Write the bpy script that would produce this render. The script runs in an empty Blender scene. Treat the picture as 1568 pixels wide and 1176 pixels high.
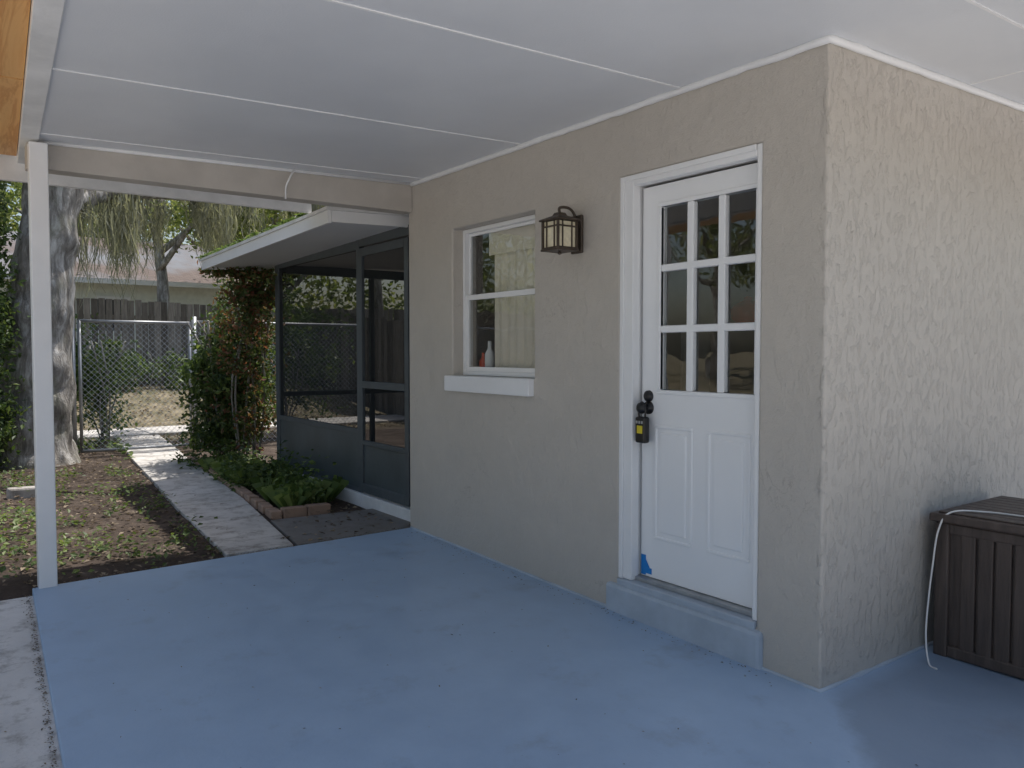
import bpy, bmesh, math, random
import numpy as np
from mathutils import Vector, noise
random.seed(3); rng=np.random.default_rng(5)
S=bpy.context.scene
S.view_settings.view_transform='Standard'; S.view_settings.look='None'; S.view_settings.exposure=0
COL=S.collection
# ------------------------------------------------------------ helpers
def empty(name,loc=(0,0,0)):
    o=bpy.data.objects.new(name,None); COL.objects.link(o); o.empty_display_size=.1; return o
def mk(name,verts,faces,mat,parent=None,smooth=False,bevel=0,seg=2):
    me=bpy.data.meshes.new(name); me.from_pydata([tuple(v) for v in verts],[],[tuple(f) for f in faces]); me.update()
    o=bpy.data.objects.new(name,me); COL.objects.link(o)
    if mat: me.materials.append(mat)
    if smooth: me.polygons.foreach_set('use_smooth',[True]*len(me.polygons))
    if parent: o.parent=parent
    if bevel:
        m=o.modifiers.new('b','BEVEL'); m.width=bevel; m.segments=seg; m.limit_method='ANGLE'; m.angle_limit=math.radians(40)
    return o
BF=[(0,3,2,1),(4,5,6,7),(0,1,5,4),(1,2,6,5),(2,3,7,6),(3,0,4,7)]
def bv(b):
    x0,x1,y0,y1,z0,z1=b
    return [(x0,y0,z0),(x1,y0,z0),(x1,y1,z0),(x0,y1,z0),(x0,y0,z1),(x1,y0,z1),(x1,y1,z1),(x0,y1,z1)]
def box(name,b,mat,parent=None,bevel=0): return mk(name,bv(b),BF,mat,parent,bevel=bevel)
def boxes(name,bs,mat,parent=None,bevel=0):
    V=[];F=[]
    for b in bs:
        n=len(V); V+=bv(b); F+=[tuple(i+n for i in f) for f in BF]
    return mk(name,V,F,mat,parent,bevel=bevel)
def prism(name,poly,zb,zt,mat,parent=None,bevel=0):
    fb=zb if callable(zb) else (lambda x,y:zb); ft=zt if callable(zt) else (lambda x,y:zt)
    n=len(poly)
    V=[(x,y,fb(x,y)) for x,y in poly]+[(x,y,ft(x,y)) for x,y in poly]
    F=[tuple(range(n-1,-1,-1)),tuple(range(n,2*n))]+[(i,(i+1)%n,n+(i+1)%n,n+i) for i in range(n)]
    return mk(name,V,F,mat,parent,bevel=bevel)
def tube_geo(pts,rad,sides=10,nz=0,nscale=3,V=None,F=None):
    V=[] if V is None else V; F=[] if F is None else F
    pts=[Vector(p) for p in pts]; n0=len(V)
    for i,p in enumerate(pts):
        d=(pts[min(i+1,len(pts)-1)]-pts[max(i-1,0)]).normalized()
        a=d.cross(Vector((0,1,0.13)) if abs(d.y)<.9 else Vector((1,0,.1))).normalized(); b=d.cross(a)
        for k in range(sides):
            t=2*math.pi*k/sides; o=a*math.cos(t)+b*math.sin(t)
            r=rad[i]*(1+nz*noise.noise((p+o*rad[i])*nscale) if nz else 1)
            V.append(tuple(p+o*r))
    for i in range(len(pts)-1):
        for k in range(sides):
            a=n0+i*sides+k; b=n0+i*sides+(k+1)%sides
            F.append((a,b,b+sides,a+sides))
    F.append(tuple(n0+k for k in range(sides-1,-1,-1))); F.append(tuple(n0+(len(pts)-1)*sides+k for k in range(sides)))
    return V,F
def tube(name,pts,rad,mat,parent=None,sides=10,nz=0,nscale=3):
    if not hasattr(rad,'__len__'): rad=[rad]*len(pts)
    V,F=tube_geo(pts,rad,sides,nz,nscale); return mk(name,V,F,mat,parent,smooth=True)
def spline(pts,n=8):
    P=[Vector(p) for p in pts]; P=[P[0]*2-P[1]]+P+[P[-1]*2-P[-2]]; out=[]
    for i in range(1,len(P)-2):
        for k in range(n):
            t=k/n; a,b,c,d=P[i-1],P[i],P[i+1],P[i+2]
            out.append(.5*((2*b)+(c-a)*t+(2*a-5*b+4*c-d)*t*t+(3*b-a-3*c+d)*t**3))
    out.append(P[-2]); return out
def leaves(name,C,size,mat,parent=None,up=0.0,aspect=.5,fold=0.0):
    C=np.asarray(C,float); N=len(C)
    nrm=rng.normal(size=(N,3)); nrm/=np.linalg.norm(nrm,axis=1)[:,None]; nrm[:,2]+=up; nrm/=np.linalg.norm(nrm,axis=1)[:,None]
    a=np.cross(nrm,rng.normal(size=(N,3))); a/=np.linalg.norm(a,axis=1)[:,None]; b=np.cross(nrm,a)
    L=(size*rng.uniform(.6,1.3,N))[:,None]; W=L*aspect
    bend=nrm*L*.12
    V=np.stack([C-a*L*.5-bend,C-a*L*.05+b*W*.5,C+a*L*.5-bend,C-a*L*.05-b*W*.5],1).reshape(-1,3)
    F=np.arange(4*N).reshape(-1,4)
    return mk(name,V.tolist(),F.tolist(),mat,parent)
# ------------------------------------------------------------ materials
def nt(name):
    m=bpy.data.materials.new(name); m.use_nodes=True; t=m.node_tree; t.nodes.clear()
    out=t.nodes.new('ShaderNodeOutputMaterial'); return m,t,out
def tex(t,kind,scale,detail=4,rough=.55,stretch=None,dist=0):
    tc=t.nodes.new('ShaderNodeTexCoord'); src=tc.outputs['Object']
    if stretch:
        mp=t.nodes.new('ShaderNodeMapping'); mp.inputs['Scale'].default_value=stretch; t.links.new(src,mp.inputs[0]); src=mp.outputs[0]
    n=t.nodes.new('ShaderNodeTexNoise'); n.inputs['Detail'].default_value=detail; n.inputs['Roughness'].default_value=rough; n.inputs['Distortion'].default_value=dist; o=n.outputs[0]
    n.inputs['Scale'].default_value=scale; t.links.new(src,n.inputs['Vector']); return o
def ramp(t,src,stops):
    r=t.nodes.new('ShaderNodeValToRGB'); e=r.color_ramp.elements
    while len(e)<len(stops): e.new(.5)
    for i,(p,c) in enumerate(stops):
        e[i].position=p; e[i].color=(*c,1) if hasattr(c,'__len__') else (c,c,c,1)
    t.links.new(src,r.inputs[0]); return r.outputs[0]
def mixc(t,f,a,b,mode='MIX'):
    m=t.nodes.new('ShaderNodeMix'); m.data_type='RGBA'; m.blend_type=mode
    for s,v in ((0,f),(6,a),(7,b)):
        if isinstance(v,bpy.types.NodeSocket): t.links.new(v,m.inputs[s])
        else: m.inputs[s].default_value=v if s==0 else (*v,1)
    return m.outputs[2]
def math_(t,op,a,b=0.,clamp=False):
    m=t.nodes.new('ShaderNodeMath'); m.operation=op; m.use_clamp=clamp
    for i,v in enumerate((a,b)):
        if isinstance(v,bpy.types.NodeSocket): t.links.new(v,m.inputs[i])
        else: m.inputs[i].default_value=v
    return m.outputs[0]
def bumpn(t,h,dist,strength=1,prev=None):
    b=t.nodes.new('ShaderNodeBump'); b.inputs['Distance'].default_value=dist; b.inputs['Strength'].default_value=strength
    t.links.new(h,b.inputs['Height'])
    if prev is not None: t.links.new(prev,b.inputs['Normal'])
    return b.outputs[0]
def finish(m,t,out,col,rough=.6,nrm=None,metal=0,spec=.5):
    p=t.nodes.new('ShaderNodeBsdfPrincipled')
    for nm,v in (('Base Color',col),('Roughness',rough),('Metallic',metal),('Specular IOR Level',spec)):
        if isinstance(v,bpy.types.NodeSocket): t.links.new(v,p.inputs[nm])
        else: p.inputs[nm].default_value=(*v,1) if hasattr(v,'__len__') else v
    if nrm is not None: t.links.new(nrm,p.inputs['Normal'])
    t.links.new(p.outputs[0],out.inputs[0]); return m
def simple(name,c,rough=.5,var=.12,scale=6,bump=.0006,bscale=60,metal=0,spec=.5):
    m,t,o=nt(name)
    n=tex(t,'noise',scale,5)
    col=ramp(t,n,[(.3,tuple(x*(1-var) for x in c)),(.7,tuple(min(1,x*(1+var*.5)) for x in c))])
    b=bumpn(t,tex(t,'noise',bscale,3),bump)
    return finish(m,t,o,col,rough,b,metal,spec)
def xyz(t):
    tc=t.nodes.new('ShaderNodeTexCoord'); s=t.nodes.new('ShaderNodeSeparateXYZ'); t.links.new(tc.outputs['Object'],s.inputs[0]); return s.outputs
def stucco(name,c):
    m,t,o=nt(name)
    big=tex(t,'noise',.9,5,.6); mid=tex(t,'noise',7,4,.6)
    c1=ramp(t,big,[(.3,tuple(x*.94 for x in c)),(.7,tuple(x*1.04 for x in c))])
    c2=mixc(t,.3,c1,ramp(t,mid,[(.35,tuple(x*.91 for x in c)),(.65,tuple(x*1.05 for x in c))]))
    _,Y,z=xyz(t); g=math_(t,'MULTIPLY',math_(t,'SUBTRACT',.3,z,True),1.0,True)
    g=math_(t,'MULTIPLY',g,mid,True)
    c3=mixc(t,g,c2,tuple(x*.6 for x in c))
    sp=ramp(t,tex(t,'noise',5,6,.7),[(.70,0.),(.76,1.)])
    c3=mixc(t,math_(t,'MULTIPLY',sp,.4),c3,(.16,.14,.115))
    # sparse dark hairline marks and cobwebs under the ceiling
    cr=ramp(t,tex(t,'noise',4,6,.6,dist=.5),[(.493,0.),(.5,1.),(.507,0.)]); hm=ramp(t,tex(t,'noise',1.7,2),[(.60,0.),(.68,1.)])
    c3=mixc(t,math_(t,'MULTIPLY',math_(t,'MULTIPLY',cr,hm),.35),c3,(.15,.12,.10))
    msk=math_(t,'ADD',math_(t,'MULTIPLY',math_(t,'SUBTRACT',1.90,Y),30,True),.25,True)
    w=tex(t,'noise',30,5,.6,stretch=(1,1,.5),dist=.4)
    w=ramp(t,w,[(.50,0.),(.66,1.),(.85,.4)]); w=math_(t,'MULTIPLY',w,msk)
    b=bumpn(t,tex(t,'noise',160,4,.65),.0024)
    b=bumpn(t,w,.0046,1,b); b=bumpn(t,tex(t,'noise',13,4),.008,.8,b)
    return finish(m,t,o,c3,.40,b,spec=.5)
M={}
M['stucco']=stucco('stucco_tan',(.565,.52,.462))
M['header']=simple('header_tan_paint',(.55,.505,.45),.5,.1)
m,t,o=nt('ceiling_paint')
c=ramp(t,tex(t,'noise',1.1,4,.6),[(.3,(.70,.72,.75)),(.7,(.77,.79,.815))])
st=ramp(t,tex(t,'noise',3,6,.7),[(.66,0.),(.76,1.)]); c=mixc(t,math_(t,'MULTIPLY',st,.18),c,(.5,.46,.40))
b=bumpn(t,tex(t,'noise',1.3,2),.03,.6); b=bumpn(t,tex(t,'noise',120,2),.0008,1,b)
M['ceil']=finish(m,t,o,c,.36,b,spec=.4)
M['white']=simple('white_paint',(.87,.87,.87),.38,.05,3,.0008,90)
M['whitedirty']=simple('weathered_white_paint',(.81,.805,.79),.5,.16,5,.0015,40)
M['doorw']=simple('door_white',(.90,.905,.91),.33,.03,2,.0003,120)
M['seam']=simple('seam_caulk',(.88,.88,.88),.5,.08,8)
m,t,o=nt('patio_blue_paint')
X,Y,Z=xyz(t)
n1=tex(t,'noise',.8,6,.62); n2=tex(t,'noise',5,6,.65)
c=ramp(t,n1,[(.3,(.325,.445,.60)),(.7,(.395,.52,.675))])
c=mixc(t,.4,c,ramp(t,n2,[(.35,(.30,.41,.56)),(.65,(.41,.535,.685))]))
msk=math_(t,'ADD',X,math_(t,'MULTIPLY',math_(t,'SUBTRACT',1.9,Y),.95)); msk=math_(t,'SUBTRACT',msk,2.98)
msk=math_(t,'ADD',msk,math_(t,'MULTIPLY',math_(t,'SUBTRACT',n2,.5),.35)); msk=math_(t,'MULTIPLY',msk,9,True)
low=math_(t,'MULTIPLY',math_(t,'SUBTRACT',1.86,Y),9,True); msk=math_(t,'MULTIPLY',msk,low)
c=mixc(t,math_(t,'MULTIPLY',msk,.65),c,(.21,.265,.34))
sp=ramp(t,tex(t,'noise',9,8,.75),[(.69,0.),(.73,1.)]); c=mixc(t,math_(t,'MULTIPLY',sp,.65),c,(.10,.10,.11))
sm=ramp(t,tex(t,'noise',2.6,7,.7),[(.56,0.),(.70,1.)]); c=mixc(t,math_(t,'MULTIPLY',sm,.38),c,(.22,.245,.29))
sc=ramp(t,tex(t,'noise',14,8,.8,stretch=(1,.3,1)),[(.68,0.),(.72,1.)]); c=mixc(t,math_(t,'MULTIPLY',sc,.5),c,(.62,.67,.73))
b=bumpn(t,tex(t,'noise',2,3),.012,.6); b=bumpn(t,tex(t,'noise',70,4),.0012,.8,b)
r=ramp(t,n2,[(.3,.32),(.7,.50)])
M['patio']=finish(m,t,o,c,r,b,spec=.45)
def concrete(name,c,dirt=.5):
    m,t,o=nt(name)
    a=ramp(t,tex(t,'noise',1.6,8,.7),[(.3,tuple(x*.72 for x in c)),(.68,c)])
    d=ramp(t,tex(t,'noise',6,8,.75),[(.38,1.),(.52,0.)]); a=mixc(t,math_(t,'MULTIPLY',d,dirt),a,(.16,.135,.105))
    b=bumpn(t,tex(t,'noise',45,5,.7),.004); return finish(m,t,o,a,.85,b,spec=.3)
M['conc']=concrete('old_concrete',(.50,.47,.44),.55); M['path']=concrete('path_concrete',(.66,.63,.59),.6)
M['drive']=concrete('driveway_concrete',(.76,.73,.69),.55)
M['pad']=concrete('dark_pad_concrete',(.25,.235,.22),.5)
M['brick']=concrete('edging_brick',(.46,.31,.23),.4)
m,t,o=nt('soil_and_grass')
X,Y,Z=xyz(t)
soil=ramp(t,tex(t,'noise',3,8,.7),[(.3,(.045,.034,.026)),(.55,(.095,.072,.058)),(.75,(.20,.165,.135))])
gr=ramp(t,tex(t,'noise',2.2,8,.7),[(.3,(.09,.095,.05)),(.5,(.21,.18,.115)),(.7,(.38,.32,.23))])
f=math_(t,'MULTIPLY',math_(t,'SUBTRACT',Y,12.6),.8,True)
f=math_(t,'MAXIMUM',f,math_(t,'MULTIPLY',math_(t,'SUBTRACT',-2.6,X),.8,True))
c=mixc(t,f,soil,gr); b=bumpn(t,tex(t,'noise',22,7,.75),.03)
M['ground']=finish(m,t,o,c,.95,b,spec=.2)
def leafmat(name,stops,trans=.45,rough=.5):
    m,t,o=nt(name); g=t.nodes.new('ShaderNodeNewGeometry')
    c=ramp(t,g.outputs['Random Per Island'],stops)
    n=ramp(t,tex(t,'noise',1.1,3),[(.3,.6),(.7,1.2)]); c=mixc(t,1.,c,n,'MULTIPLY')
    p=t.nodes.new('ShaderNodeBsdfPrincipled'); p.inputs['Roughness'].default_value=rough; p.inputs['Specular IOR Level'].default_value=.4; t.links.new(c,p.inputs['Base Color'])
    tr=t.nodes.new('ShaderNodeBsdfTranslucent'); br=mixc(t,1.,c,(1.5,1.5,.85),'MULTIPLY'); t.links.new(br,tr.inputs[0])
    mx=t.nodes.new('ShaderNodeMixShader'); mx.inputs[0].default_value=trans
    t.links.new(p.outputs[0],mx.inputs[1]); t.links.new(tr.outputs[0],mx.inputs[2]); t.links.new(mx.outputs[0],o.inputs[0]); return m
M['oakleaf']=leafmat('oak_leaf',[(0,(.05,.08,.025)),(.5,(.09,.13,.04)),(1,(.18,.21,.08))])
M['bgleaf']=leafmat('tree_leaf',[(0,(.09,.13,.045)),(.5,(.18,.23,.075)),(1,(.36,.38,.17))],.5)
M['plant']=leafmat('ground_plant_leaf',[(0,(.07,.11,.035)),(.5,(.125,.185,.055)),(1,(.25,.31,.11))],.35)
M['shrub']=leafmat('shrub_leaf',[(0,(.045,.08,.028)),(.6,(.095,.15,.045)),(1,(.20,.26,.08))],.35)
M['vine']=leafmat('autumn_vine_leaf',[(0,(.055,.09,.03)),(.5,(.11,.15,.05)),(.66,(.18,.14,.06)),(.85,(.22,.11,.065)),(1,(.24,.09,.06))],.35)
M['litter']=leafmat('dry_leaf',[(0,(.08,.055,.038)),(.6,(.18,.13,.09)),(1,(.36,.29,.21))],.15,.8)
M['moss']=leafmat('spanish_moss',[(0,(.17,.175,.15)),(1,(.38,.38,.33))],.45,.9)
m,t,o=nt('oak_bark')
v=tex(t,'noise',9,6,.7,stretch=(1,1,.28),dist=.4)
c=ramp(t,v,[(.3,(.08,.07,.06)),(.5,(.27,.25,.225)),(.66,(.58,.56,.53))])
l=ramp(t,tex(t,'noise',2.2,5,.6),[(.5,0.),(.62,1.)]); c=mixc(t,math_(t,'MULTIPLY',l,.3),c,(.15,.17,.09))
M['bark']=finish(m,t,o,c,.9,bumpn(t,v,.05),spec=.2)
m,t,o=nt('weathered_fence_wood'); g=t.nodes.new('ShaderNodeNewGeometry')
c=ramp(t,g.outputs['Random Per Island'],[(0,(.12,.105,.088)),(1,(.28,.25,.215))]); n=ramp(t,tex(t,'noise',8,6,.7,stretch=(3,3,.3)),[(.3,.5),(.7,1.3)])
M['fence']=finish(m,t,o,mixc(t,1.,c,n,'MULTIPLY'),.9,bumpn(t,tex(t,'noise',30,5,.6,stretch=(3,3,.2)),.006),spec=.2)
m,t,o=nt('plywood')
w=tex(t,'noise',2.2,6,.65,stretch=(4.5,.35,1),dist=1.3)
c=ramp(t,w,[(.3,(.72,.36,.12)),(.48,(.80,.45,.17)),(.56,(.64,.30,.10)),(.7,(.85,.52,.22))])
M['ply']=finish(m,t,o,c,.55,bumpn(t,w,.002))
def glass(name,base=.12,tint=(.93,.95,.94)):
    m,t,o=nt(name); fr=t.nodes.new('ShaderNodeLayerWeight'); fr.inputs[0].default_value=.5
    fac=math_(t,'ADD',math_(t,'MULTIPLY',math_(t,'POWER',fr.outputs['Facing'],3.),.7),base,True)
    tr=t.nodes.new('ShaderNodeBsdfTransparent'); tr.inputs[0].default_value=(*tint,1)
    gl=t.nodes.new('ShaderNodeBsdfGlossy'); gl.inputs['Roughness'].default_value=.01
    nb=bumpn(t,tex(t,'noise',3,2),.004,.5); t.links.new(nb,gl.inputs['Normal'])
    mx=t.nodes.new('ShaderNodeMixShader'); t.links.new(fac,mx.inputs[0]); t.links.new(tr.outputs[0],mx.inputs[1]); t.links.new(gl.outputs[0],mx.inputs[2]); t.links.new(mx.outputs[0],o.inputs[0]); return m
M['glass']=glass('window_glass')
m,t,o=nt('insect_screen'); tr=t.nodes.new('ShaderNodeBsdfTransparent'); tr.inputs[0].default_value=(.85,.85,.85,1)
d=t.nodes.new('ShaderNodeBsdfDiffuse'); d.inputs[0].default_value=(.035,.038,.04,1)
mx=t.nodes.new('ShaderNodeMixShader'); mx.inputs[0].default_value=.45; t.links.new(tr.outputs[0],mx.inputs[1]); t.links.new(d.outputs[0],mx.inputs[2]); t.links.new(mx.outputs[0],o.inputs[0]); M['screen']=m
M['dark']=simple('porch_frame_paint',(.085,.10,.11),.45,.15)
M['kick']=simple('porch_kick_panel',(.08,.098,.107),.4,.25,3)
M['black']=simple('black_metal',(.012,.012,.013),.35,.1)
M['bronze']=simple('bronze_metal',(.085,.065,.05),.45,.25,20,metal=.3)
M['amber']=simple('seeded_glass',(.84,.76,.55),.25,.2,25)
M['steel']=simple('galvanised_steel',(.42,.43,.44),.45,.2,12,metal=.6)
m,t,o=nt('espresso_resin')
w=tex(t,'noise',7,6,.7,stretch=(3,3,.25),dist=.6)
M['resin']=finish(m,t,o,ramp(t,w,[(.3,(.05,.038,.033)),(.7,(.11,.083,.07))]),.46,bumpn(t,w,.006),spec=.45)
M['blue']=simple('painters_tape',(.01,.22,.62),.6,.05)
M['yellow']=simple('yellow_label',(.75,.6,.03),.5,.05)
M['cord']=simple('white_cord',(.80,.79,.77),.4,.05)
M['curtain']=simple('curtain_fabric',(.80,.73,.62),.9,.10,5,.002,200)
M['room']=simple('room_paint',(.6,.57,.52),.8)
M['red']=simple('red_enamel',(.75,.10,.04),.3)
M['step']=simple('step_grey_paint',(.43,.49,.56),.5,.15,6,.003,30)
M['nwall']=simple('neighbour_wall',(.78,.82,.76),.7)
m,t,o=nt('neighbour_shingles')
w=t.nodes.new('ShaderNodeTexBrick'); tc=t.nodes.new('ShaderNodeTexCoord'); t.links.new(tc.outputs['Object'],w.inputs[0]); w.inputs['Scale'].default_value=3
w.inputs['Color1'].default_value=(.13,.10,.09,1); w.inputs['Color2'].default_value=(.18,.14,.125,1); w.inputs['Mortar'].default_value=(.08,.06,.055,1)
M['nroof']=finish(m,t,o,mixc(t,ramp(t,tex(t,'noise',.5,6),[(.4,0.),(.65,1.)]),w.outputs[0],(.20,.22,.25)),.9)
# ------------------------------------------------------------ ground
def gz(x,y):
    a=min(max((y-5.0)/.35,0),1); z=-.25+.22*a
    b=min(max((y-15.6)/4.6,0),1); z+=.60*b*b*(3-2*b)
    return z
xs=sorted(set(list(np.arange(-8,14,.5))+[-300,-150,-80,-40,-25,-15,18,25,40,80,150,300]))
ys=sorted(set([round(v,3) for v in list(np.arange(5.0,5.4,.1))+list(np.arange(5.5,26,.35))]+[-300,-100,-40,-15,-5,0,3,4.5,28,32,40,60,100,300]))
V=[(x,y,gz(x,y)+(.025*noise.noise(Vector((x*1.3,y*1.3,0))) if 5.4<y<40 and abs(x)<16 else 0)) for y in ys for x in xs]
nx=len(xs); F=[(j*nx+i,j*nx+i+1,(j+1)*nx+i+1,(j+1)*nx+i) for j in range(len(ys)-1) for i in range(nx-1)]
mk('ground',V,F,M['ground'],smooth=True)
fz=lambda x,y:-.0197*(5.315-y)
PY=.40
lx=lambda y:.10+(y+1.6)*.0507
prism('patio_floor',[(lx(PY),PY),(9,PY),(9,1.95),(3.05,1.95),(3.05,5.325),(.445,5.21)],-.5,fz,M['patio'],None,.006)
prism('driveway',[(-13,-16),(lx(PY)+.03,-16),(lx(PY)+.03,PY),(.46,5.13),(-3,5.08),(-13,5.05)],-.52,lambda x,y:fz(x,max(y,-4))-.022,M['drive'])
prism('driveway',[(lx(PY)+.04,-16),(16,-16),(16,PY+.03),(lx(PY)+.04,PY+.03)],-.54,lambda x,y:fz(x,max(y,-4))-.027,M['drive'])  # unseen pale concrete behind the camera, put in to bounce sunlight under the carport
P=[(1.56,2.02,5.335),(1.70,2.29,7.25),(1.88,2.47,9.1),(2.05,2.68,11.0),(2.20,2.84,12.3),(2.35,3.0,13.85)]
gp=empty('garden_path')
for i in range(5):
    a,b_=P[i],P[i+1]
    prism('path_slab',[(a[0],a[2]),(a[1],a[2]),(b_[1],b_[2]-.012),(b_[0],b_[2]-.012)],-.2,.0+.004*(i%2),M['path'],gp,.008)
for i,x in enumerate(np.arange(-1.0,7,1.3)): box('cross_slab',(x,x+1.285,13.9,15.15,-.2,.015+.004*(i%2)),M['path'],gp,.01)
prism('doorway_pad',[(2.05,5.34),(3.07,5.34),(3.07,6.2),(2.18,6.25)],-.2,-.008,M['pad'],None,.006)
eb=empty('brick_edging')
for i in range(16):
    y=6.45+i*.26; x=2.27+(y-6.4)*.092
    o=box('brick',(-.045,.045,-.11,.11,-.05,.035),M['brick'],eb,.008); o.location=(x,y,0); o.rotation_euler=(random.uniform(-.05,.05),random.uniform(-.1,.1),-.09+random.uniform(-.06,.06))
for i,x in enumerate((2.42,2.63)):
    o=box('brick',(-.10,.10,-.045,.045,-.04,.05),M['brick'],eb,.008); o.location=(x,6.38,0); o.rotation_euler=(0,.03,.05)
for i in range(3):
    o=box('border_stone',(-.18,.18,-.06,.06,-.05,.07),M['conc'],eb,.02); o.location=(-.1+i*.42,8.6+.05*i,0); o.rotation_euler=(0,.03,.08)
# ------------------------------------------------------------ house
H=empty('stucco_house')
WX=2.936; CY=1.862; RY=.92
cz=lambda x,y:2.59+.025*(x-WX)
bm=bmesh.new()
def q(pts):
    bm.faces.new([bm.verts.new(p) for p in pts])
ycuts=[CY,2.18,3.056,3.787,4.71,5.33]; zc=[-.35,.11,1.17,2.18,2.243,2.8]
for i in range(5):
    for j in range(5):
        y0,y1,z0,z1=ycuts[i],ycuts[i+1],zc[j],zc[j+1]
        if i==1 and 1<=j<=3: continue
        if i==3 and j==2: continue
        q([(WX,y0,z0),(WX,y0,z1),(WX,y1,z1),(WX,y1,z0)])
D=3.13
for (y0,y1,zz) in ((2.18,3.056,[.11,1.17,2.18,2.243]),(3.787,4.71,[1.17,2.18])):
    for a,b_ in zip(zz[:-1],zz[1:]):
        q([(WX,y0,a),(D,y0,a),(D,y0,b_),(WX,y0,b_)][::-1]); q([(WX,y1,a),(D,y1,a),(D,y1,b_),(WX,y1,b_)])
    q([(WX,y0,zz[-1]),(D,y0,zz[-1]),(D,y1,zz[-1]),(WX,y1,zz[-1])][::-1]); q([(WX,y0,zz[0]),(D,y0,zz[0]),(D,y1,zz[0]),(WX,y1,zz[0])])
for j in range(5):
    q([(WX,CY,zc[j]),(9,CY,zc[j]),(9,CY,zc[j+1]),(WX,CY,zc[j+1])]); q([(WX,5.33,zc[j]),(9,5.33,zc[j]),(9,5.33,zc[j+1]),(WX,5.33,zc[j+1])][::-1])
bmesh.ops.remove_doubles(bm,verts=bm.verts,dist=1e-5); bmesh.ops.recalc_face_normals(bm,faces=bm.faces)
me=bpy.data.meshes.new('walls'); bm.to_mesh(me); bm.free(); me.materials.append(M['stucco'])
w=bpy.data.objects.new('walls',me); COL.objects.link(w); w.parent=H
mo=w.modifiers.new('b','BEVEL'); mo.width=.012; mo.segments=3; mo.limit_method='ANGLE'; mo.angle_limit=math.radians(50)
box('room_back_wall',(5.2,5.3,1.9,5.3,-.3,2.7),M['room'],H)
box('room_floor',(3.14,5.2,1.9,5.3,-.3,.1),M['room'],H)
box('kitchen_counter',(4.6,5.19,2.0,4.6,.1,1.0),M['room'],H,.01)
boxes('wall_shelf',[(4.35,4.65,3.1,3.9,1.50,1.53),(4.35,4.65,3.1,3.12,1.0,1.5),(4.35,4.65,3.88,3.9,1.0,1.5)],M['white'],H,.004)
ex=lambda y:.313+(y-3.15)*.06
prism('carport_ceiling',[(ex(RY)+.09,RY),(9,RY),(9,5.40),(ex(5.40)+.09,5.40)],cz,2.95,M['ceil'],H)
box('front_fascia',(ex(RY)-.3,9,RY-.04,RY-.002,2.45,2.95),M['white'],H,.003)  # invented unseen roof edge, pulled in so daylight reaches under the carport
for y in (5.08,3.90,2.63,1.38):
    prism('ceiling_seam',[(ex(y)+.09,y-.006),(WX if y>1.9 else 8,y-.006),(WX if y>1.9 else 8,y+.006),(ex(y)+.09,y+.006)],lambda x,yy:cz(x,yy)-.004,lambda x,yy:cz(x,yy)+.01,M['seam'],H)
prism('ceiling_seam',[(4.06,RY),(4.074,RY),(4.074,1.86),(4.06,1.86)],lambda x,yy:cz(x,yy)-.003,lambda x,yy:cz(x,yy)+.01,M['seam'],H)
prism('edge_beam',[(ex(RY),RY),(ex(RY)+.092,RY),(ex(5.9)+.092,5.9),(ex(5.9),5.9)],2.515,2.94,M['whitedirty'],H,.004)
PX=-.12
for i in range(3):
    y0=RY+i*1.66; y1=y0+1.64
    prism('plywood_soffit',[(PX,y0),(ex(y0)-.003,y0),(ex(y1)-.003,y1),(PX,y1)],2.555,2.60,M['ply'],H)
prism('roof_deck',[(PX-.03,RY),(ex(RY),RY),(ex(5.95),5.95),(PX-.03,5.95)],2.605,2.93,M['whitedirty'],H)
box('rear_fascia',(PX-.03,2.42,5.93,5.97,2.41,2.60),M['whitedirty'],H,.003)
prism('rear_overhang_soffit',[(ex(5.41)+.095,5.402),(9,5.402),(9,5.92),(ex(5.92)+.095,5.92)],2.53,2.94,M['ceil'],H)  # hidden stretch over the porch roof added to block a stray sun patch
box('header',(.475,WX-.002,5.27,5.40,2.375,2.60),M['header'],H,.004)
tube('header_trim',[(.50,5.262,cz(.5,0)-.008),(WX,5.262,cz(WX,0)-.008)],.011,M['white'],H,8)
L=[(WX-.008,5.26-i*(5.26-CY+.008)/60,0) for i in range(61)]
L=[(x-.004,y,cz(x,y)-.012+.004*noise.noise(Vector((x*9,y*7,0)))) for x,y,_ in L]+[(WX+i*.1,CY-.011,cz(WX+i*.1,0)-.012+.004*noise.noise(Vector((i*.7,2,0)))) for i in range(0,55)]
tube('ceiling_caulk',L,[.017+.004*noise.noise(Vector((i*.8,0,0))) for i in range(len(L))],M['white'],H,8)
box('carport_post',(.475,.568,5.17,5.263,-.01,2.50),M['white'],H,.006)
tube('loose_cable',spline([(2.02,5.25,2.56),(1.98,5.22,2.50),(1.96,5.24,2.44),(1.96,5.25,2.36)]),.006,M['white'],H,6)
box('door_step',(2.908,WX+.02,2.14,3.13,-.35,.103),M['step'],H,.02)
box('sill_plate',(WX-.012,3.02,2.182,3.054,.098,.135),M['step'],H,.006)
box('threshold',(2.975,3.08,2.20,3.02,.136,.156),M['steel'],H,.003)
tube('wall_foot_paint',[(WX-.002,5.31-i*(5.31-CY)/40,fz(0,5.31-i*(5.31-CY)/40)+.002) for i in range(41)]+[(WX+i*.1,CY-.002,fz(0,CY)+.002) for i in range(60)],[.010+.008*noise.noise(Vector((i*.9,5,0))) for i in range(101)],M['step'],H,8)
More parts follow.
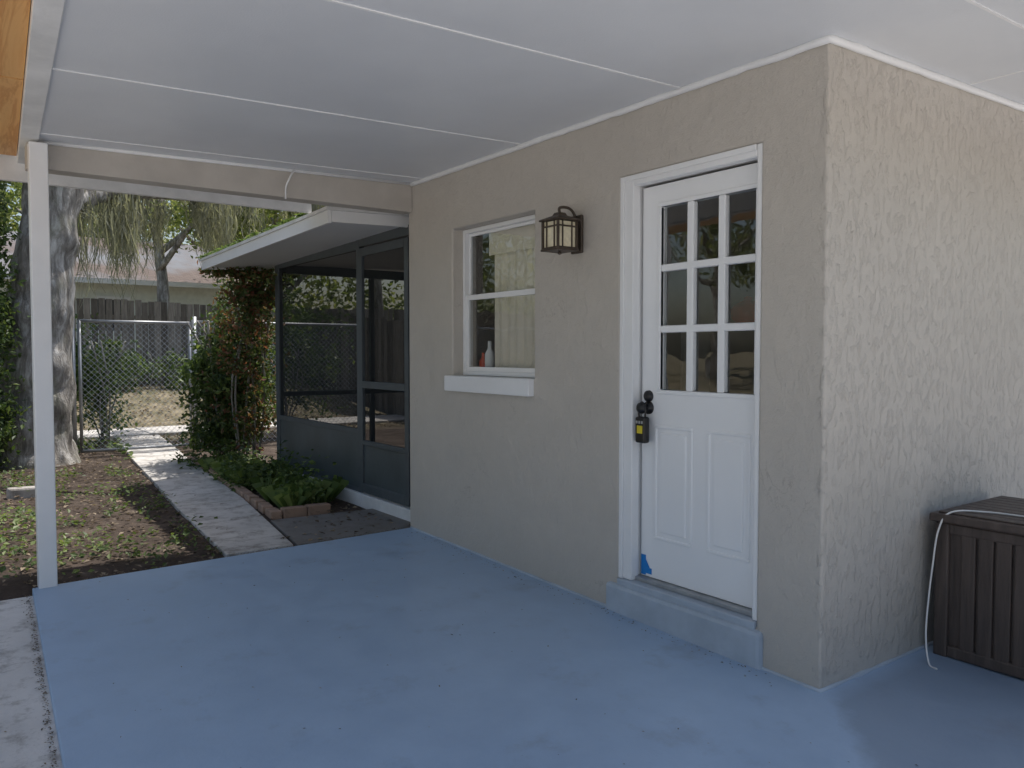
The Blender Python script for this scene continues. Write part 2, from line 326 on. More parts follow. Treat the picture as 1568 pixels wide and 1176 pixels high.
# door
DR=empty('back_door'); DR.parent=H
xl=3.016
boxes('door_frame',[(2.946,3.0,2.968,3.056,.136,2.242),(3.0,xl+.05,2.968+.012,3.05,.136,2.242),(2.946,3.0,2.209,2.968,2.188,2.242),(3.0,xl+.05,2.209,2.98,2.197,2.238),(2.944,xl+.05,2.181,2.208,.136,2.242)],M['white'],DR,.005)
boxes('frame_bead',[(2.936,2.9455,3.028,3.055,.136,2.241),(2.936,2.9455,2.21,3.028,2.214,2.241)],M['white'],DR,.003)
yl0,yl1,zl0,zl1=2.262,2.836,1.14,2.068
boxes('leaf',[(xl,xl+.04,yl1,2.965,.16,2.18),(xl,xl+.04,2.20,yl0,.16,2.18),(xl,xl+.04,yl0,yl1,.16,zl0),(xl,xl+.04,yl0,yl1,zl1,2.18)],M['doorw'],DR)
mun=[]
wy=(yl1-yl0); hz=(zl1-zl0)
for k in (1,2): mun.append((xl-.004,xl+.03,yl0+wy*k/3-.021,yl0+wy*k/3+.021,zl0,zl1))
for k in (1,2): mun.append((xl-.0045,xl+.03,yl0,yl1,zl0+hz*k/3-.018,zl0+hz*k/3+.018))
boxes('muntins',mun,M['doorw'],DR,.006)
boxes('lite_moulding',[(xl-.008,xl+.02,yl0-.022,yl1+.022,zl1,zl1+.022),(xl-.008,xl+.02,yl0-.022,yl1+.022,zl0-.022,zl0),(xl-.0075,xl+.02,yl1,yl1+.022,zl0,zl1),(xl-.0075,xl+.02,yl0-.022,yl0,zl0,zl1)],M['doorw'],DR,.005)
def pane(name,x,y0,y1,z0,z1,par): mk(name,[(x,y0,z0),(x,y0,z1),(x,y1,z1),(x,y1,z0)],[(0,1,2,3)],M['glass'],par)
pane('door_glass',xl+.02,yl0,yl1,zl0,zl1,DR)
for (a,b_) in ((2.62,2.874),(2.275,2.529)):
    z0,z1=.365,.959; r=.018
    boxes('panel_moulding',[(xl-.007,xl+.01,a,b_,z1-r,z1),(xl-.007,xl+.01,a,b_,z0,z0+r),(xl-.0065,xl+.01,a,a+r,z0+r,z1-r),(xl-.0065,xl+.01,b_-r,b_,z0+r,z1-r)],M['doorw'],DR,.006)
    box('panel_field',(xl-.007,xl+.01,a+.04,b_-.04,z0+.04,z1-.04),M['doorw'],DR,.007)
boxes('painters_tape',[(xl-.002,xl,2.93,2.963,.165,.27),(xl-.003,xl-.0005,2.888,2.93,.175,.205)],M['blue'],DR)
mk('tape_scrap',[(xl-.0022,2.93,.205),(xl-.0022,2.93,.25),(xl-.0022,2.905,.215),(xl-.0022,2.90,.206)],[(0,1,2,3)],M['blue'],DR)
def lathe(name,prof,center,axis,mat,parent,n=24):
    V=[];F=[]
    for (h,r) in prof:
        for k in range(n):
            a=2*math.pi*k/n
            if axis=='x': V.append((center[0]-h,center[1]+r*math.cos(a),center[2]+r*math.sin(a)))
            else: V.append((center[0]+r*math.cos(a),center[1]+r*math.sin(a),center[2]+h))
    for i in range(len(prof)-1):
        for k in range(n): F.append((i*n+k,i*n+(k+1)%n,(i+1)*n+(k+1)%n,(i+1)*n+k))
    F.append(tuple(range(n))); F.append(tuple((len(prof)-1)*n+k for k in range(n)))
    return mk(name,V,F,mat,parent,smooth=True)
lathe('knob',[(0,.034),(.008,.034),(.01,.018),(.03,.014),(.04,.024),(.052,.030),(.066,.028),(.074,.016),(.076,.002)],(xl,2.915,1.045),'x',M['black'],DR)
lathe('deadbolt',[(0,.03),(.012,.029),(.02,.02),(.022,.002)],(xl,2.915,1.105),'x',M['black'],DR)
LB=empty('key_lockbox')
tube('shackle',spline([(2.965,2.935,.99),(2.962,2.938,1.05),(2.965,2.915,1.075),(2.962,2.89,1.05),(2.965,2.893,.99)],5),.005,M['black'],LB,8)
box('body',(2.945,2.985,2.878,2.948,.865,1.0),M['black'],LB,.01); box('label',(2.9425,2.9455,2.893,2.93,.915,.955),M['yellow'],LB,.0008)
boxes('buttons',[(2.9415,2.9455,2.890+.018*i,2.902+.018*i,.965,.98) for i in range(3)],M['steel'],LB,.002)
kp=[(0,.08),(.03,.11),(.09,.115),(.13,.08),(.15,.03),(.17,.03),(.18,.01)]
lathe('kettle',kp,(4.48,3.42,1.532),'z',M['red'],H); lathe('jar',[(0,.06),(.2,.06),(.22,.05),(.24,.05)],(4.8,3.0,1.003),'z',M['white'],H)
# window
W=empty('window'); W.parent=H
y0,y1,z0,z1=3.787,4.71,1.175,2.18; fx=3.02; f=.028
boxes('outer_frame',[(fx,fx+.07,y0+.002,y0+f,z0,z1-.002),(fx,fx+.07,y1-f,y1-.002,z0,z1-.002),(fx,fx+.07,y0+f,y1-f,z1-f,z1-.002),(fx,fx+.07,y0+f,y1-f,z0,z0+f)],M['white'],W,.003)
zm=1.71
boxes('lower_sash',[(fx+.012,fx+.034,y0+f,y0+f+.03,z0+f,zm),(fx+.012,fx+.034,y1-f-.03,y1-f,z0+f,zm),(fx+.010,fx+.034,y0+f,y1-f,zm-.018,zm+.018),(fx+.0115,fx+.034,y0+f,y1-f,z0+f,z0+f+.03)],M['white'],W,.003)
boxes('upper_sash',[(fx+.036,fx+.056,y0+f,y0+f+.018,zm,z1-f),(fx+.036,fx+.056,y1-f-.018,y1-f,zm,z1-f),(fx+.0365,fx+.056,y0+f,y1-f,z1-f-.018,z1-f)],M['white'],W,.002)
pane('lower_glass',fx+.022,y0+f,y1-f,z0+f,zm,W); pane('upper_glass',fx+.046,y0+f,y1-f,zm,z1-f,W)
box('window_sill',(2.893,fx,3.79,4.755,1.066,1.172),M['white'],W,.006)
V=[];F=[]; n=90
for i in range(n+1):
    y=3.72+i*.74/n; x=3.125+.006*math.sin(y*70)+.004*math.sin(y*31)
    V+=[(x,y,1.16),(x,y,2.2)]
for i in range(n): F.append((2*i,2*i+1,2*i+3,2*i+2))
mk('curtain',V,F,M['curtain'],W,smooth=True)
box('roller_shade',(3.10,3.104,3.74,4.50,1.99,2.2),M['curtain'],W,.002)
lathe('bottle',[(0,.035),(.15,.035),(.19,.014),(.24,.014)],(3.16,4.58,1.17),'z',M['white'],W,16)
lathe('bottle',[(0,.028),(.10,.03),(.13,.012),(.16,.012)],(3.16,4.66,1.17),'z',M['red'],W,16)
# ------------------------------------------------------------ lantern
LN=empty('wall_lantern'); cx,cy=2.80,3.385
box('backplate',(2.916,WX-.001,cy-.045,cy+.045,1.88,2.09),M['bronze'],LN,.006)
tube('arm',spline([(2.92,cy,2.045),(2.90,cy,2.10),(2.86,cy,2.125),(cx,cy,2.12),(cx,cy,2.085)],6),.008,M['bronze'],LN,8)
r=.065; zb,zt=1.895,2.045
fr=[]
for sx in(-1,1):
    for sy in(-1,1): fr.append((cx+sx*r-.006,cx+sx*r+.006,cy+sy*r-.006,cy+sy*r+.006,zb,zt))
for s in (-1,1):
    for k in (-.5,.5):
        fr.append((cx+s*r-.003,cx+s*r+.003,cy+k*r-.003,cy+k*r+.003,zb,zt)); fr.append((cx+k*r-.003,cx+k*r+.003,cy+s*r-.003,cy+s*r+.003,zb,zt))
    for z in (zb+.0,zt-.035):
        fr.append((cx+s*r-.004,cx+s*r+.004,cy-r,cy+r,z,z+.008)); fr.append((cx-r,cx+r,cy+s*r-.004,cy+s*r+.004,z+.0005,z+.0085))
boxes('cage',fr,M['bronze'],LN)
e=r-.005; boxes('glass_panes',[(cx-e,cx+e,cy-e,cy+e,zb+.006,zt-.004)],M['amber'],LN)
box('base_plate',(cx-.075,cx+.075,cy-.075,cy+.075,zb-.012,zb),M['bronze'],LN,.003)
c4=[(-1,-1),(1,-1),(1,1),(-1,1)]
V=[(cx+.082*a,cy+.082*b_,zt) for a,b_ in c4]+[(cx+.082*a,cy+.082*b_,zt+.008) for a,b_ in c4]+[(cx+.03*a,cy+.03*b_,zt+.032) for a,b_ in c4]+[(cx+.022*a,cy+.022*b_,zt+.048) for a,b_ in c4]
F=[(3,2,1,0),(12,13,14,15)]+[(4*l+i,4*l+(i+1)%4,4*l+4+(i+1)%4,4*l+4+i) for l in range(3) for i in range(4)]
mk('cap',V,F,M['bronze'],LN,bevel=.002)
lathe('finial',[(0,.004),(.006,.012),(.014,.01),(.018,.003)],(cx,cy,zb-.03),'z',M['bronze'],LN,12)
# ------------------------------------------------------------ deck box
B=empty('storage_deck_box'); bx0,bx1,by0,by1=3.745,4.46,.52,1.80; bz0=-.075; bt=.55
box('core',(bx0+.022,bx1-.02,by0+.02,by1-.02,bz0+.01,bt),M['resin'],B)
fr=[]
yy=by0+.07
while yy<by1-.07-.05:
    fr.append((bx0+.006,bx0+.03,yy+.005,yy+.067,bz0+.055,bt-.03)); yy+=.0735
xx=bx0+.07
while xx<bx1-.1: fr.append((xx+.003,xx+.069,by1-.03,by1-.008,bz0+.055,bt-.03)); fr.append((xx+.003,xx+.069,by0+.008,by0+.03,bz0+.055,bt-.03)); xx+=.0735
boxes('wall_planks',fr,M['resin'],B,.005)
boxes('corner_posts',[(a,a+.062,b_,b_+.062,bz0,bt) for a in(bx0,bx1-.062) for b_ in(by0,by1-.062)]+[(bx0+.003,bx0+.03,by0+.06,by1-.06,bz0+.005,bz0+.06),(bx0+.003,bx0+.03,by0+.06,by1-.06,bt-.05,bt)],M['resin'],B,.008)
box('lid',(bx0-.022,bx1+.01,by0-.02,by1+.02,bt+.003,bt+.042),M['resin'],B,.01)
fr=[]
for i in range(9): fr.append((bx0+.01+i*.073,bx0+.077+i*.073,by0+.01,by1-.01,bt+.041,bt+.050))
boxes('lid_planks',fr,M['resin'],B,.004)
EC=empty('extension_cord')
lt=bt+.056
cp=[(4.18,1.2,lt),(4.05,1.45,lt),(3.95,1.40,lt),(3.91,1.62,lt),(3.79,1.73,lt-.003),(3.757,1.77,.52),(3.75,1.79,.35),(3.74,1.80,.2),(3.68,1.78,.05),(3.63,1.74,-.06),(3.60,1.69,-.066)]
tube('cord',spline([(x-.04,y,z) for x,y,z in cp],8),.0042,M['cord'],EC,6)
tube('second_cord',spline([(4.01,1.5,lt),(4.09,1.35,lt),(4.29,1.3,lt+.01)],6),.004,M['cord'],EC,6)
box('plug',(3.87,3.92,1.44,1.475,lt-.004,lt+.018),M['white'],EC,.005)
# ------------------------------------------------------------ screened porch
PR=empty('screened_porch'); px=3.08; zt=2.28
fr=[(px,px+.05,5.50,5.58,-.1,2.33),(px,px+.05,6.49,6.55,-.1,2.33),(px,px+.05,8.50,8.548,-.1,2.30),(px+.001,px+.049,5.58,6.49,2.26,2.34),(px+.001,px+.049,6.55,8.5,2.24,2.32)]
fr+=[(px+.002,px+.045,6.55,8.5,.60,.65),(px+.002,px+.045,6.55,8.5,.08,.12)]
boxes('frame',fr,M['dark'],PR,.003)
boxes('screen_door',[(px-.012,px+.02,5.585,5.65,.10,2.24),(px-.012,px+.02,6.42,6.485,.10,2.24),(px-.0125,px+.02,5.65,6.42,2.17,2.24),(px-.0125,px+.02,5.65,6.42,1.02,1.08),(px-.0125,px+.02,5.65,6.42,.10,.18),(px-.0125,px+.02,5.65,6.42,.52,.56)],M['dark'],PR,.004)
boxes('kick_panels',[(px+.004,px+.012,5.65,6.42,.18,.52),(px+.01,px+.03,6.55,8.5,.12,.60)],M['kick'],PR)
mk('screen_mesh',[(px+.015,5.6,.5),(px+.015,8.5,.6),(px+.015,8.5,2.25),(px+.015,5.6,2.25)],[(0,1,2,3)],M['screen'],PR)
mk('end_screen_mesh',[(px+.05,8.57,.1),(5.6,8.57,.1),(5.6,8.57,2.3),(px+.05,8.57,2.3)],[(0,1,2,3)],M['screen'],PR)
boxes('end_frame',[(px,5.6,8.55,8.60,.0,.1),(px,px+.05,8.55,8.60,.1,2.2),(4.2,4.25,8.55,8.60,.1,2.2),(px,5.6,8.55,8.60,2.2,2.3),(px+.05,4.2,8.552,8.598,.85,.9),(4.25,5.6,8.552,8.598,.85,.9)],M['dark'],PR)
box('porch_sill',(px-.03,px+.06,5.5,8.6,-.1,.085),M['whitedirty'],PR,.005)
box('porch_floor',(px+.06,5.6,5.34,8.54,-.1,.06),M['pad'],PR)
box('porch_inner_wall',(5.6,5.8,5.34,9,-.1,2.4),M['header'],PR)
prz=lambda x,y:2.30+.03*(x-2.4)-.02*(y-5.6)
prism('porch_soffit',[(2.44,5.63),(6,5.63),(6,8.95),(2.44,8.95)],lambda x,y:prz(x,y)+.02,lambda x,y:prz(x,y)+.085,M['ceil'],PR)
prism('porch_roof',[(2.395,5.59),(6,5.59),(6,9.0),(2.395,9.0)],lambda x,y:prz(x,y)+.086,lambda x,y:prz(x,y)+.11,M['whitedirty'],PR)
prism('eave_fascia',[(2.41,5.60),(2.438,5.60),(2.438,8.98),(2.41,8.98)],lambda x,y:prz(x,y)-.01,lambda x,y:prz(x,y)+.084,M['white'],PR)
prism('end_fascia',[(2.44,5.60),(6,5.60),(6,5.628),(2.44,5.628)],lambda x,y:prz(x,y)-.0,lambda x,y:prz(x,y)+.084,M['white'],PR)
prism('far_fascia',[(2.44,8.952),(6,8.952),(6,8.98),(2.44,8.98)],lambda x,y:prz(x,y)-.0,lambda x,y:prz(x,y)+.084,M['white'],PR)
n=900; C=np.stack([2.38+np.abs(rng.normal(size=n))*.1,rng.uniform(6,9,n),np.full(n,2.40)],1); C[:,2]=2.30+.03*(C[:,0]-2.4)-.02*(C[:,1]-5.6)+.118+.02*rng.random(n)
leaves('roof_debris',C,.05,M['shrub'],PR,up=2)
# ------------------------------------------------------------ chain link fence
CF=empty('chain_link_fence'); fy=11.6; fz1=1.78
def link(name,x0,x1,z0,z1,y):
    V=[];F=[]; s=.075; w=.0022
    k=x0-(z1-z0)
    while k<x1:
        for sg in (1,-1):
            if sg==1: a=(k,z0); b_=(k+(z1-z0),z1)
            else: a=(k,z1); b_=(k+(z1-z0),z0)
            dx=b_[0]-a[0]
            t0=max(0,(x0-a[0])/dx); t1=min(1,(x1-a[0])/dx)
            if t1>t0:
                p=(a[0]+(b_[0]-a[0])*t0,a[1]+(b_[1]-a[1])*t0); r_=(a[0]+(b_[0]-a[0])*t1,a[1]+(b_[1]-a[1])*t1)
                V,F=tube_geo([(p[0],y+.002*sg,p[1]),(r_[0],y+.002*sg,r_[1])],[w,w],3,V=V,F=F)
        k+=s
    mk(name,V,F,M['steel'],CF)
link('gate_mesh',1.60,2.93,.06,1.72,fy); link('side_mesh',3.0,5.5,.02,1.75,fy); link('left_mesh',-4,.75,.02,1.75,fy)
for x,r_ in ((1.5,.03),(3.0,.035),(5.5,.03),(-4,.03),(-1.6,.03)): tube('post',[(x,fy,-.1),(x,fy,fz1+.05)],r_,M['steel'],CF,10)
for x0,x1,z in ((1.57,2.95,1.74),(1.57,2.95,.05),(3.0,5.5,1.76),(-4,1.0,1.76)): tube('rail',[(x0,fy,z),(x1,fy,z)],.02,M['steel'],CF,8)
for x in (1.58,2.94): tube('gate_stile',[(x,fy,.05),(x,fy,1.75)],.02,M['steel'],CF,8)
box('latch',(2.93,3.03,fy-.03,fy+.03,.95,1.0),M['steel'],CF,.006)
# ------------------------------------------------------------ wood fence + neighbours
fb=[]; x=-12
while x<16:
    h=2.5+random.uniform(-.03,.03)+.05*math.sin(x*.7); wd=.14
    y=20+random.uniform(-.01,.01); fb.append((x,x+wd-.008,y,y+.02,.45,h)); x+=wd+random.choice([0,0,0,.01,.02])
fb+=[(-12,16,20.03,20.07,z,z+.09) for z in (.9,2.1)]
boxes('wooden_fence',fb,M['fence'])
fb=[]; y=9.2
while y<20: fb.append((8.0,8.02,y,y+.132,-.05+ .5*max(0,(y-15)/5),2.0+.5*max(0,(y-15)/5)+random.uniform(-.03,.03))); y+=.14
boxes('wooden_fence',fb,M['fence'])
NH=empty('neighbor_house')
box('walls',(-3,8.2,27,34,.3,3.5),M['nwall'],NH)
boxes('window_frame',[(4.1,5.1,26.95,26.99,1.9,2.0),(4.1,5.1,26.95,26.99,2.95,3.05),(4.1,4.18,26.95,26.99,2.0,2.95),(5.02,5.1,26.95,26.99,2.0,2.95)],M['white'],NH)
box('window_dark',(4.18,5.02,26.975,26.998,2.0,2.95),M['black'],NH)
V=[(-3.6,26.3,3.5),(8.8,26.3,3.5),(8.8,34.6,3.5),(-3.6,34.6,3.5),(-3.6,30.5,5.25),(8.8,30.5,5.25)]
mk('roof',V,[(0,1,5,4),(2,3,4,5),(0,4,3),(1,2,5),(3,2,1,0)],M['nroof'],NH)
box('eave_fascia',(-3.6,8.8,26.24,26.29,3.38,3.53),M['white'],NH)
N2=empty('neighbor_house')  # unseen house across the driveway, added for bounce light and window reflections
box('walls',(-22,-14,-3,11,-.3,2.7),M['nwall'],N2)
V=[(-22.6,-3.6,2.7),(-13.4,-3.6,2.7),(-13.4,11.6,2.7),(-22.6,11.6,2.7),(-18,-3.6,4.4),(-18,11.6,4.4)]
mk('roof',V,[(0,1,4),(1,2,5,4),(2,3,5),(3,0,4,5),(3,2,1,0)],M['nroof'],N2)
boxes('windows',[(-13.99,-13.96,a,a+1.3,1.0,2.1) for a in (-1,3,7.5)],M['black'],N2)
boxes('window_trim',[(-13.995,-13.95,a-.08,a+1.38,z,z+.08) for a in (-1,3,7.5) for z in (.92,2.1)],M['white'],N2)
# ------------------------------------------------------------ trees
def clumps(center,rad,nc,per,cr,flat=.7,shell=.5):
    out=[]
    for _ in range(nc):
        d=rng.normal(size=3); d/=np.linalg.norm(d); rr=rng.uniform(shell,1)**.7
        c=np.array(center)+d*np.array(rad)*rr
        k=int(per*rng.uniform(.5,1.4)); s=cr*rng.uniform(.6,1.3)
        out.append(c+rng.normal(size=(k,3))*np.array([s,s,s*flat])*.55)
    return np.concatenate(out)
OT=empty('oak_tree')
TR=spline([(1.02,11.25,-.15),(1.04,11.3,.6),(1.08,11.3,1.5),(1.15,11.3,2.4),(1.3,11.35,3.3),(1.35,11.4,4.4),(1.3,11.6,5.6)],8)
rr=[.50-.10*min(1,i/6)-.16*max(0,i-6)/42 for i in range(len(TR))]
V,F=tube_geo(TR,rr,28,.25,3.5)
limbs=[([(1.3,11.35,3.1),(2.1,12.0,3.55),(3.3,12.8,3.75),(5,13.4,4.0),(7,13.8,4.4)],.17),([(1.3,11.4,3.6),(.2,12.2,4.4),(-1.5,13,5.2),(-3,13.5,5.6)],.16),
([(1.35,11.5,4.6),(2.2,10.8,5.4),(3.3,10,6.4),(4.2,9.4,7)],.14),([(1.3,11.6,5.5),(.8,12.5,6.6),(.5,13.5,7.6)],.15),([(1.3,11.5,5.2),(2.6,12.6,6.2),(4,14,7)],.14),
([(3.3,12.8,3.75),(3.9,13.9,4.1),(4.2,15.2,4.2)],.08),([(2.1,12,3.55),(2.5,13.2,3.7),(2.4,14.4,4.1)],.08),([(5,13.4,4.0),(5.6,12.9,3.9),(6.2,12.7,3.7)],.06)]
for pts,r0 in limbs:
    sp=spline(pts,6); V,F=tube_geo(sp,[r0*(1-.75*i/(len(sp)-1)) for i in range(len(sp))],10,.2,4,V=V,F=F)
mk('trunk_and_limbs',V,F,M['bark'],OT,smooth=True)
C=np.concatenate([clumps((1.3,13,7.2),(4.5,3.2,1.9),60,120,.75),clumps((4.2,13.7,4.7),(3,1.6,.6),18,90,.5,.6,.1),clumps((-1.5,12.5,5.3),(2.5,2,1),14,110,.6)])
leaves('crown',C,.11,M['oakleaf'],OT)
V=[];F=[]
def strand(p,L,w):
    n0=len(V); k=6; ph=random.uniform(0,6); a=random.uniform(0,math.pi); dx,dy=math.cos(a)*w,math.sin(a)*w
    for i in range(k+1):
        f_=i/k; s=1-f_*.8; ox=.04*math.sin(ph+f_*6)*f_*2; oy=.04*math.cos(ph*2+f_*5)*f_*2
        V.append((p[0]+ox-dx*s,p[1]+oy-dy*s,p[2]-L*f_)); V.append((p[0]+ox+dx*s,p[1]+oy+dy*s,p[2]-L*f_))
    for i in range(k): F.append((n0+2*i,n0+2*i+1,n0+2*i+3,n0+2*i+2))
for (pts,r0),cnt in zip([limbs[0],limbs[5],limbs[6],limbs[7],limbs[1]],[84,50,44,30,20]):
    sp=spline(pts,10)[5:]
    for _ in range(cnt):
        i=random.randrange(len(sp)); c=sp[i]+Vector((random.gauss(0,.12),random.gauss(0,.2),random.uniform(-.1,.12))); L=random.choice([.3,.45,.6,.9,1.2])*random.uniform(.8,1.2)
        for _ in range(26):
            strand((c.x+random.gauss(0,.055),c.y+random.gauss(0,.055),c.z-random.uniform(0,.5)*L),L*random.uniform(.2,.8),random.uniform(.005,.012))
mk('hanging_moss',V,F,M['moss'],OT)
def tree(x,y,h,r,mat,nc=80,per=140,leaf=.18,gz0=.5,low=.45):
    T=empty('tree')
    sp=spline([(x,y,gz0-.2),(x+.1,y,h*.3),(x-.1,y+.1,h*.6),(x,y,h*.9)],6); V,F=tube_geo(sp,[.22*(1-.8*i/(len(sp)-1)) for i in range(len(sp))],10,.2,3)
    for k in range(6):
        a=k*1.05+x; zz=h*random.uniform(.35,.6); s2=spline([(x,y,zz),(x+math.cos(a)*r*.5,y+math.sin(a)*r*.5,zz+h*.14),(x+math.cos(a)*r*.85,y+math.sin(a)*r*.85,zz+h*.2)],5)
        V,F=tube_geo(s2,[.09*(1-.8*i/(len(s2)-1)) for i in range(len(s2))],7,V=V,F=F)
    mk('trunk',V,F,M['bark'],T,smooth=True)
    leaves('crown',clumps((x,y,h*(.5+low/2)),(r,r,h*(1-low)*.55),nc,per,r*.22),leaf,mat,T)
for a in [(8.5,23.5,8.0,2.6),(12.5,25,10,3.4),(-2,36,10,4),(4.5,37,11,4.5),(10,36,12,5),(-6,39,13,5)]:
    tree(*a,M['bgleaf'])
tree(5.2,23.6,9.6,3.0,M['bgleaf'],nc=60,per=120,leaf=.15,low=.48)
for a in [(-26,9,9,3.2),(-17,19,9,3.8),(-25,1,9,3.4)]: tree(*a,M['bgleaf'],nc=50,per=100,leaf=.26,gz0=-.25)
tree(-10.5,8.5,6.5,2.0,M['bgleaf'],nc=40,per=100,leaf=.16,gz0=-.25,low=.3)
C=np.concatenate([np.stack([rng.uniform(-40,50,1),rng.uniform(46,54,1),rng.uniform(1,12,1)],1)+rng.normal(size=(70,3))*1.3 for _ in range(420)])
leaves('background_trees',C,.55,M['bgleaf'])
# ------------------------------------------------------------ shrubs, vines and plants
def shrub(name,parts,leaf,mat,stems,per=1):
    T=empty(name)
    leaves('foliage',np.concatenate(parts),leaf,mat,T)
    V=[];F=[]
    for s in stems: sp=spline(s,5); V,F=tube_geo(sp,[.012]*len(sp),6,V=V,F=F)
    mk('stems',V,F,M['bark'],T,smooth=True); return T
def stems(x,y,h,n,sp_=.3): return [[(x+random.uniform(-.1,.1),y+random.uniform(-.1,.1),-.05),(x+random.uniform(-1,1)*sp_,y+random.uniform(-1,1)*sp_,h*.5),(x+random.uniform(-1,1)*sp_*1.4,y+random.uniform(-1,1)*sp_*1.4,h)] for _ in range(n)]
shrub('hedge_shrub',[clumps((2.95,10.0,.95),(.42,.75,.95),95,110,.2,.8,.1)],.075,M['shrub'],stems(2.9,9.9,1.7,9))
T=shrub('climbing_vine',[clumps((2.98,9.4,1.25),(.38,.5,1.0),75,70,.16,.9,.1),clumps((2.95,8.85,1.95),(.30,.3,.35),34,60,.13,.8,.1),clumps((2.80,9.0,2.25),(.38,.15,.12),18,50,.1,.8,.1)],.065,M['vine'],stems(3.0,9.3,2.1,8,.2))
shrub('garden_shrub',[clumps((2.0,13.3,.95),(.55,.4,.85),45,90,.22,.8,.1)],.08,M['shrub'],stems(2.1,13.3,1.5,7))
shrub('garden_shrub',[clumps((4.6,12.4,1.3),(1.0,.5,1.2),60,90,.28,.8,.1)],.085,M['shrub'],stems(4.6,12.4,1.8,7))
shrub('trunk_ivy',[clumps((.55,10.95,2.2),(.22,.3,2.6),90,90,.16,.9,.2),clumps((.35,10.7,.5),(.4,.4,.5),30,90,.2,.8,.2),clumps((.75,10.9,3.9),(.5,.3,.5),20,90,.2,.8,.2)],.075,M['shrub'],[[(.5,11,0),(.6,10.95,1.5),(.6,11,3.5)]])
C=np.concatenate([clumps((x,19.3,.9),(.9,.4,.55),14,90,.3,.7,.1) for x in np.arange(-4,14,1.5)])
shrub('fence_line_shrubs',[C],.11,M['shrub'],[[(x,19.3,.5),(x+.1,19.3,1.0),(x,19.2,1.3)] for x in range(-4,14,2)])
def ground_plants(name,n,reg,hmin,hmax,leaf,mat,avoid=None,thr=-.25):
    out=[]
    for _ in range(n):
        x=rng.uniform(reg[0],reg[1]); y=rng.uniform(reg[2],reg[3])
        if noise.noise(Vector((x*1.1,y*1.1,3)))<rng.uniform(thr-.15,thr+.5): continue
        pl=1.56+(y-5.33)*.09
        if avoid and pl-.02<x<pl+.7: continue
        h=rng.uniform(hmin,hmax); k=rng.integers(5,12)
        out.append(np.stack([x+rng.normal(size=k)*.045,y+rng.normal(size=k)*.045,-.03+rng.uniform(.2,1,k)*h],1))
    return leaves(name,np.concatenate(out),leaf,mat,None,up=1.4,aspect=.6)
ground_plants('ground_plants',1500,(-2.5,1.75,5.35,11.4),.03,.17,.045,M['plant'],True,-.15)
ground_plants('bed_plants',420,(2.35,3.02,6.5,10.5),.08,.45,.06,M['shrub'])
ground_plants('bed_plants',110,(2.35,3.02,6.5,9),.05,.28,.06,M['plant'])
ground_plants('weeds',500,(-2.5,3,11,13.6),.05,.3,.07,M['shrub'],True)
V=[];F=[]
for _ in range(90):
    x=random.uniform(2.4,3.0); y=random.uniform(6.5,9.5) if random.random()<.6 else random.uniform(6.5,7)
    for _ in range(6):
        a=random.uniform(0,6.28); L=random.uniform(.08,.24); n0=len(V); s=.005
        V+=[(x-s,y,-.03),(x+s,y,-.03),(x+math.cos(a)*L*.4+s*.6,y+math.sin(a)*L*.4,L*.8),(x+math.cos(a)*L*.8,y+math.sin(a)*L*.8,L*.7)]; F.append((n0,n0+1,n0+2,n0+3))
mk('grass_tufts',V,F,M['plant'])
n=9000; C=np.stack([rng.uniform(-2.5,3.0,n),rng.uniform(5.3,13.5,n),np.zeros(n)],1)
C[:,2]=-.018+.025*rng.random(n); inp=(C[:,0]>1.55+(C[:,1]-5.33)*.09)&(C[:,0]<2.15+(C[:,1]-5.33)*.09); C=C[(~inp)|(rng.random(n)<.16)]
leaves('leaf_litter',C,.045,M['litter'],None,up=3,aspect=.55)
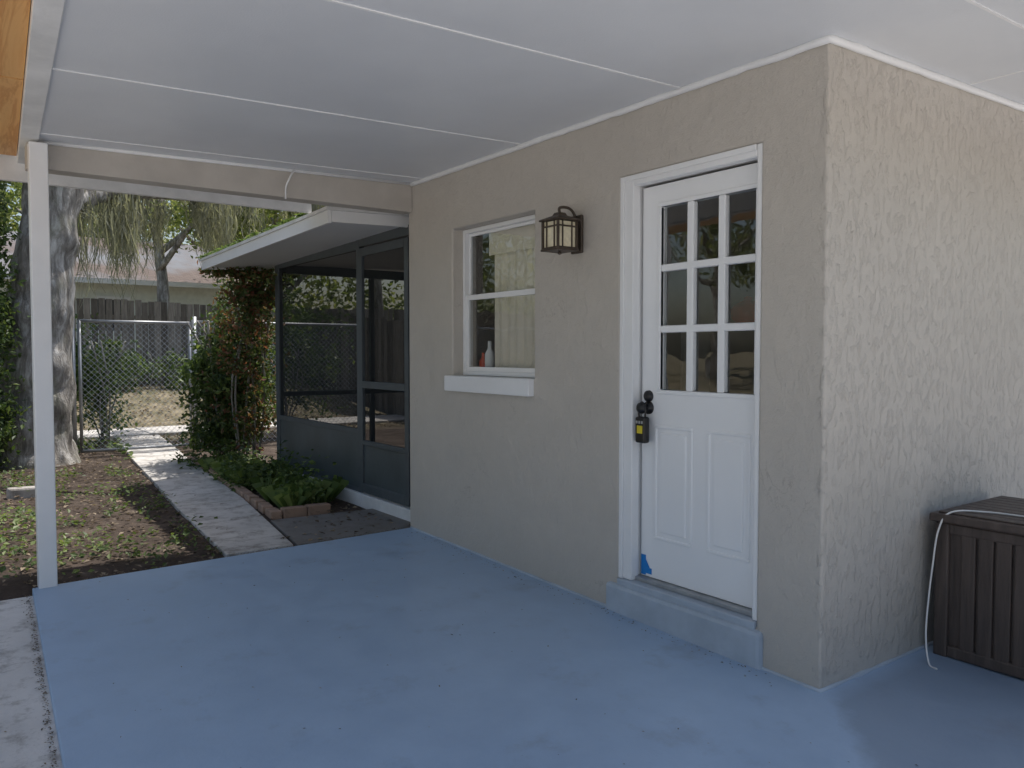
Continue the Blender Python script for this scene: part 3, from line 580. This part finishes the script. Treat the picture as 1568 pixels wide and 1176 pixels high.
n=9000; C=np.stack([rng.uniform(-3,9,n),rng.uniform(13,19.8,n),np.zeros(n)],1); C[:,2]=[gz(a,b_)+.03 for a,b_ in C[:,:2]]
leaves('lawn_litter',C,.07,M['litter'],None,up=2.0)
C=[]
for _ in range(900):
    y=random.uniform(.6,5.15); C.append((lx(y)-.012-abs(random.gauss(0,.014)),y,fz(0,y)-.017+random.random()*.006))
for _ in range(500):
    x=random.uniform(.45,3.0); C.append((x,5.21+.125*(x-.445)/2.6+.012+random.gauss(0,.01),-.004+random.random()*.006))
for _ in range(110):
    x=random.uniform(.5,2.9); y=random.uniform(.9,5.2); C.append((x,y,fz(0,y)+.003))
for _ in range(160):
    y=random.uniform(2.0,5.2); C.append((2.90-abs(random.gauss(0,.04)),y,fz(0,y)+.003))
for _ in range(500):
    y=random.uniform(1,5.0); C.append((random.uniform(-3,.2),y,fz(0,y)-.018))
leaves('patio_debris',C,.013,M['litter'],None,up=4,aspect=.45)
# ------------------------------------------------------------ light
sv=Vector((.80,.26,0)).normalized(); el=math.radians(67); sv=Vector((sv.x*math.cos(el),sv.y*math.cos(el),math.sin(el)))
sl=bpy.data.lights.new('sun','SUN'); sl.energy=5; sl.angle=math.radians(.5); sl.color=(1,.96,.90)
so=bpy.data.objects.new('sun',sl); COL.objects.link(so); so.rotation_euler=sv.to_track_quat('Z','Y').to_euler()
wd=bpy.data.worlds.new('World'); S.world=wd; wd.use_nodes=True; t=wd.node_tree
bg=t.nodes['Background']; sk=t.nodes.new('ShaderNodeTexSky'); sk.sky_type='NISHITA'; sk.sun_disc=False; sk.sun_elevation=el; sk.sun_rotation=math.atan2(sv.x,sv.y); sk.dust_density=3.0; sk.air_density=1.2
t.links.new(sk.outputs[0],bg.inputs[0]); bg.inputs[1].default_value=.15
cam=bpy.data.cameras.new('camera'); co=bpy.data.objects.new('camera',cam); COL.objects.link(co)
co.location=(0,0,1.33); co.rotation_euler=(math.radians(90-2.25),0,math.radians(-36.2)); cam.lens=28.03; cam.sensor_width=36; cam.clip_end=1000; cam.clip_start=.05
S.camera=co
